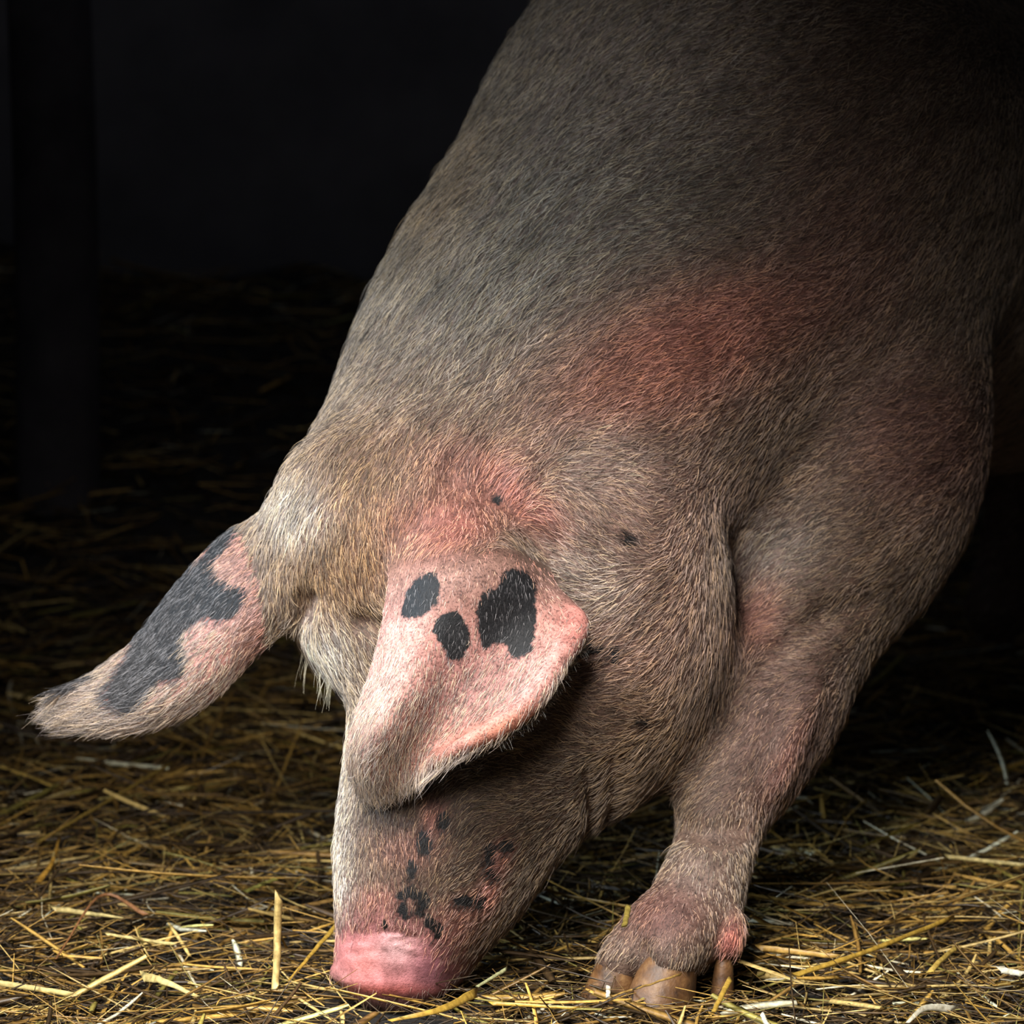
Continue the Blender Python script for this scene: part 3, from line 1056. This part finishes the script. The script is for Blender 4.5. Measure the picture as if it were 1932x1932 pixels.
# ------------------------------------------------------------------ straw
def straws(n, xr, yr, length, width, flat, K, seg, layer, cols, seed, dens=None, tilt=.16):
    r = np.random.default_rng(seed)
    x = r.uniform(*xr, n * 3); y = r.uniform(*yr, n * 3)
    if dens is not None:
        keep = r.random(n * 3) < dens(x, y)
        x, y = x[keep][:n], y[keep][:n]
    else:
        x, y = x[:n], y[:n]
    n = len(x)
    az = r.uniform(0, 2 * math.pi, n)
    wide = r.random(n) < .34
    az = np.where(wide, r.normal(0, .45, n) + math.pi * r.integers(0, 2, n), az)
    L = length[0] * np.exp(r.normal(0, length[1], n))
    W = width[0] * np.exp(r.normal(0, width[1], n))
    pit = r.normal(0, tilt, n)
    z = terrain(x, y) + np.abs(r.normal(0, layer, n)) + .003
    d = np.stack([np.cos(az) * np.cos(pit), np.sin(az) * np.cos(pit), np.sin(pit)], 1)
    up = np.tile([0, 0, 1.0], (n, 1))
    bend = r.normal(0, .22, n); bz = r.normal(0, .12, n)
    kink = (r.random(n) < .18) * r.normal(0, .7, n)
    C = np.zeros((n, K, 3)); T = np.zeros((n, K, 3))
    cur = np.stack([x, y, z], 1) - d * (L / 2)[:, None]
    dd = d.copy()
    for k_ in range(K):
        C[:, k_] = cur; T[:, k_] = dd
        side = np.cross(dd, up)
        dn = dd + side * ((bend / (K - 1)) + (kink if k_ == K // 2 else 0))[:, None] + up * (bz / (K - 1))[:, None]
        dn /= np.linalg.norm(dn, axis=1)[:, None]
        cur = cur + dn * (L / (K - 1))[:, None]
        dd = dn
    zmin = terrain(C[:, :, 0], C[:, :, 1]) + .001
    C[:, :, 2] = np.maximum(C[:, :, 2], zmin)
    roll = r.uniform(-.8, .8, n)
    side = np.cross(T, np.array([0, 0, 1.0])); side /= np.linalg.norm(side, axis=2)[:, :, None] + 1e-6
    nn = np.cross(side, T)
    cs, sn_ = np.cos(roll)[:, None, None], np.sin(roll)[:, None, None]
    A_, B_ = side * cs + nn * sn_, -side * sn_ + nn * cs
    prof = np.ones(K); prof[0] = .75; prof[-1] = .45
    vs = []
    for j in range(seg):
        a = 2 * math.pi * j / seg
        vs.append(C + A_ * (math.cos(a) * W[:, None, None] * prof[None, :, None]) + B_ * (math.sin(a) * (W * flat)[:, None, None] * prof[None, :, None]))
    Vv = np.stack(vs, 2)                      # n,K,seg,3
    base_i = (np.arange(n) * K * seg)[:, None, None]
    kk = (np.arange(K - 1) * seg)[None, :, None]
    jj = np.arange(seg)[None, None, :]
    j2 = (jj + 1) % seg
    Qs = np.stack([base_i + kk + jj, base_i + kk + j2, base_i + kk + seg + j2, base_i + kk + seg + jj], -1).reshape(-1, 4)
    ci = r.choice(len(cols), n, p=[c[1] for c in cols])
    cl = np.array([lin(c[0]) for c in cols])[ci] * np.exp(r.normal(0, .22, n))[:, None]
    cl = np.repeat(np.clip(cl, 0, .9), K * seg, axis=0)
    return Vv.reshape(-1, 3), Qs, cl


COLS = [((190, 150, 74), .20), ((134, 102, 50), .22), ((70, 53, 32), .39), ((212, 182, 112), .11), ((232, 222, 190), .03), ((136, 124, 60), .05)]
DCOL = [((66, 52, 32), .45), ((38, 30, 20), .43), ((112, 90, 50), .12)]
near_d = lambda x, y: np.clip(1.15 - .35 * np.clip(y, 0, 3), .25, 1) * (1 - .85 * np.exp(-((x + .115) / .085) ** 2 - ((y + .055) / .07) ** 2))
allv, allq, allc, off = [], [], [], 0
for args in (
    dict(n=15500, xr=(-1.7, 1.8), yr=(-.8, 2.9), length=(.085, .5), width=(.0019, .35), flat=.4, K=5, seg=4, layer=.013, cols=COLS, seed=21, dens=near_d),
    dict(n=22000, xr=(-1.7, 1.8), yr=(-.8, 2.9), length=(.05, .5), width=(.0010, .35), flat=.6, K=4, seg=3, layer=.012, cols=COLS, seed=22, dens=near_d, tilt=.3),
    dict(n=36000, xr=(-1.7, 1.8), yr=(-.8, 2.9), length=(.05, .5), width=(.0013, .4), flat=.5, K=3, seg=3, layer=.004, cols=DCOL, seed=23, dens=near_d),
    dict(n=13500, xr=(-1.3, 1.5), yr=(-.7, 1.8), length=(.06, .5), width=(.0005, .3), flat=.8, K=6, seg=3, layer=.016, cols=COLS, seed=24, dens=near_d, tilt=.35),
    dict(n=2400, xr=(-1.2, 1.4), yr=(-.7, 1.6), length=(.10, .35), width=(.0030, .3), flat=.25, K=6, seg=4, layer=.018, cols=COLS, seed=25, dens=near_d, tilt=.2),
):
    v_, q_, c_ = straws(**args)
    allv.append(v_); allq.append(q_ + off); allc.append(c_); off += len(v_)
sv = np.concatenate(allv); sq = np.concatenate(allq); sc_ = np.concatenate(allc)
bed = mesh_from('straw_bedding', sv, sq, STRAW)
set_attr(bed.data, 'scol', 'FLOAT_COLOR', 'POINT', np.concatenate([sc_, np.ones((len(sc_), 1))], 1)[:len(bed.data.vertices)])
tag(bed, 'loose golden and brown straw spread over the stall floor', 'straw', kind='stuff')


def lone_straw(name, label, pts, w0, w1, colr, flat=.35, seg=10, group=None):
    """One straw picked out by hand: a smooth stalk through pixel/depth points."""
    ctr = np.array([P(*p) if len(p) == 3 else p for p in pts], float)
    m = len(ctr); K = 14
    C = []
    for s in np.linspace(0, m - 1, K):
        i = min(int(s), m - 2); t = s - i
        p0 = ctr[i - 1] if i > 0 else 2 * ctr[0] - ctr[1]
        p3 = ctr[i + 2] if i + 2 < m else 2 * ctr[-1] - ctr[-2]
        C.append(catmull((p0, ctr[i], ctr[i + 1], p3), t))
    C = np.array(C)
    T = np.gradient(C, axis=0); T /= np.linalg.norm(T, axis=1)[:, None]
    wob = rng.normal(0, .0002, (K, 3)); wob[0] = 0; C = C + wob
    vw = C - CAM; vw /= np.linalg.norm(vw, axis=1)[:, None]
    A_ = np.cross(T, vw); A_ /= np.linalg.norm(A_, axis=1)[:, None]
    B_ = np.cross(A_, T)
    vs, qs = [], []
    for k_ in range(K):
        wv = (w0 + (w1 - w0) * k_ / (K - 1)) * (1 + .04 * math.sin(k_ * 1.7 + w0 * 9000)) * .85
        for j in range(seg):
            a = 2 * math.pi * j / seg
            # a stalk creased along its middle
            rr_ = 1 - .22 * (math.sin(a) > .8)
            cut = T[k_] * (math.cos(a) * wv * 1.6 + .5 * wv * math.sin(5 * a)) * ((k_ == K - 1) - (k_ == 0))
            vs.append(C[k_] + A_[k_] * math.cos(a) * wv * rr_ + B_[k_] * math.sin(a) * wv * flat * rr_ + cut)
    for k_ in range(K - 1):
        for j in range(seg):
            qs.append((k_ * seg + j, k_ * seg + (j + 1) % seg, (k_ + 1) * seg + (j + 1) % seg, (k_ + 1) * seg + j))
    for ring in (0, K - 1):
        vs.append(C[ring]); ci = len(vs) - 1
        for j in range(0, seg, 2):
            qs.append((ring * seg + j, ring * seg + (j + 1) % seg, ring * seg + (j + 2) % seg, ci))
    o = mesh_from(name, vs, qs, STRAW)
    c = np.ones((len(vs), 4)); c[:, :3] = lin(colr)
    for k_ in range(K):
        for j in range(seg):
            c[k_ * seg + j, :3] *= (.72 if j % 3 == 0 else 1.0) * (.8 + .25 * rng.random())
    set_attr(o.data, 'scol', 'FLOAT_COLOR', 'POINT', c)
    return tag(o, label, 'straw', group)


def floorY(py, z=.01):
    a = PITCH + math.atan((py - 966) / F_PX)
    return (CAM[2] - z) / math.tan(a) + CAM[1]


G = 'single straws lying out on the bedding'
def fs(label, a, b, w0, w1, c, mid=None, lift=.022, name='straw_stalk', flat=.35):
    pts = [(a[0], a[1], floorY(a[1], lift))]
    if mid:
        pts.append((mid[0], mid[1], floorY(mid[1], lift + .006)))
    pts.append((b[0], b[1], floorY(b[1], lift)))
    lone_straw(name, label, pts, w0, w1, c, flat, group=G)


YG, PL, WH, OR = (205, 165, 70), (222, 200, 130), (238, 230, 205), (200, 150, 60)
lone_straw('straw_stalk', 'thick upright pale stalk standing left of the snout', [(519, 1868, floorY(1868)), (523, 1800, floorY(1868) + .01), (524, 1745, floorY(1868) + .015), (526, 1690, floorY(1868) + .01)], .0042, .0046, (220, 190, 120), .8, group=G)
fs('broad flat golden blade bent across the floor below the snout', (735, 1926), (900, 1872), .0016, .0055, YG, (830, 1905), .03, 'blade_of_straw', .15)
fs('broad pale-edged blade lying flat at lower left', (268, 1842), (372, 1880), .0058, .0018, PL, (310, 1852), .02, 'blade_of_straw', .15)
fs('long thick pale stalk lying level at the left picture edge', (-30, 1850), (135, 1876), .0036, .0030, PL, None, .02)
fs('pale thick stalk pointing at the left half of the floor, tapering right', (100, 1714), (232, 1732), .0040, .0012, PL, None, .02)
fs('long bent straw arching over the pale stalk at lower left', (105, 1810), (275, 1726), .0009, .0028, (160, 110, 70), (190, 1690), .03)
fs('long straight straw crossing the upper left floor diagonally', (70, 1590), (330, 1436), .0022, .0022, (170, 140, 66), None, .03)
fs('greenish pale forked straw beside the upright stalk', (462, 1682), (528, 1655), .0024, .0022, (210, 205, 110), None, .03)
fs('slanting golden straw running up to the side of the snout', (545, 1850), (640, 1740), .0016, .0030, YG, None, .03)
fs('thin pale straw lying level under the far ear side of the floor', (200, 1762), (330, 1782), .0016, .0022, PL, None, .02)
fs('curved yellow blade standing left of the pig at mid floor', (72, 1665), (112, 1580), .0040, .0016, OR, (98, 1628), .02, 'blade_of_straw', .2)
fs('short white straw end at the lower edge right of the hoof', (1437, 1912), (1446, 1932), .0026, .0026, WH, None, .04)
fs('curled cream blade at the lower edge between hoof and right corner', (1712, 1930), (1800, 1904), .0018, .0048, WH, (1745, 1902), .04, 'blade_of_straw', .2)
fs('short white straw piece by the right picture edge', (1886, 1830), (1932, 1838), .0038, .0034, WH, None, .03)
fs('upright golden straw leaning beside the rear claw', (1346, 1910), (1378, 1846), .0026, .0032, YG, None, .05)
fs('straight golden straw lying behind the foot at mid right', (1786, 1616), (1932, 1632), .0028, .0026, PL, None, .03)
fs('long golden straw sloping up right across the right floor', (1500, 1840), (1800, 1730), .0030, .0026, YG, (1650, 1790), .03)
fs('wide pale golden stalk low on the right floor', (1430, 1788), (1580, 1805), .0038, .0028, (196, 156, 80), None, .03)
fs('slender straw rising diagonally at mid right', (1620, 1600), (1740, 1550), .0016, .0018, (170, 150, 66), None, .03)
fs('white-tipped broken straw standing right of centre on the right floor', (1755, 1835), (1806, 1786), .0034, .0026, (214, 180, 90), (1772, 1815), .03)
fs('tiny white upright straw end before the outer toe', (1147, 1882), (1148, 1860), .0024, .0028, WH, None, .04)
fs('short olive straw standing beside the front of the foot', (1178, 1748), (1186, 1710), .0030, .0034, (150, 130, 60), None, .12)
fs('thin golden straw across the toe of the big hoof', (1155, 1880), (1285, 1838), .0011, .0013, (200, 160, 90), None, .05)
fs('golden straw lying level along the lower edge right of the snout', (925, 1893), (1090, 1902), .0022, .0016, YG, None, .03)
fs('pale green straw leaning off the ground right of the chin', (900, 1862), (956, 1828), .0016, .0022, (190, 190, 140), None, .05)


# ------------------------------------------------------------------ the post in the dark
def post():
    root_c = P(105, 1215, 1.9)
    vs, qs = [], []
    seg, K = 24, 16
    for k_ in range(K):
        z = -0.05 + 2.55 * k_ / (K - 1)
        for j in range(seg):
            a = 2 * math.pi * j / seg
            r = .058 * (1 + .05 * math.sin(3 * a + z * 2) + .03 * math.sin(7 * a))
            vs.append((root_c[0] + math.cos(a) * r + .008 * math.sin(z * 3), root_c[1] + math.sin(a) * r, z))
    for k_ in range(K - 1):
        for j in range(seg):
            qs.append((k_ * seg + j, k_ * seg + (j + 1) % seg, (k_ + 1) * seg + (j + 1) % seg, (k_ + 1) * seg + j))
    o = mesh_from('timber_post', vs, qs, POSTM)
    tag(o, 'faint grey round timber post in the dark at the far left', 'post')


post()
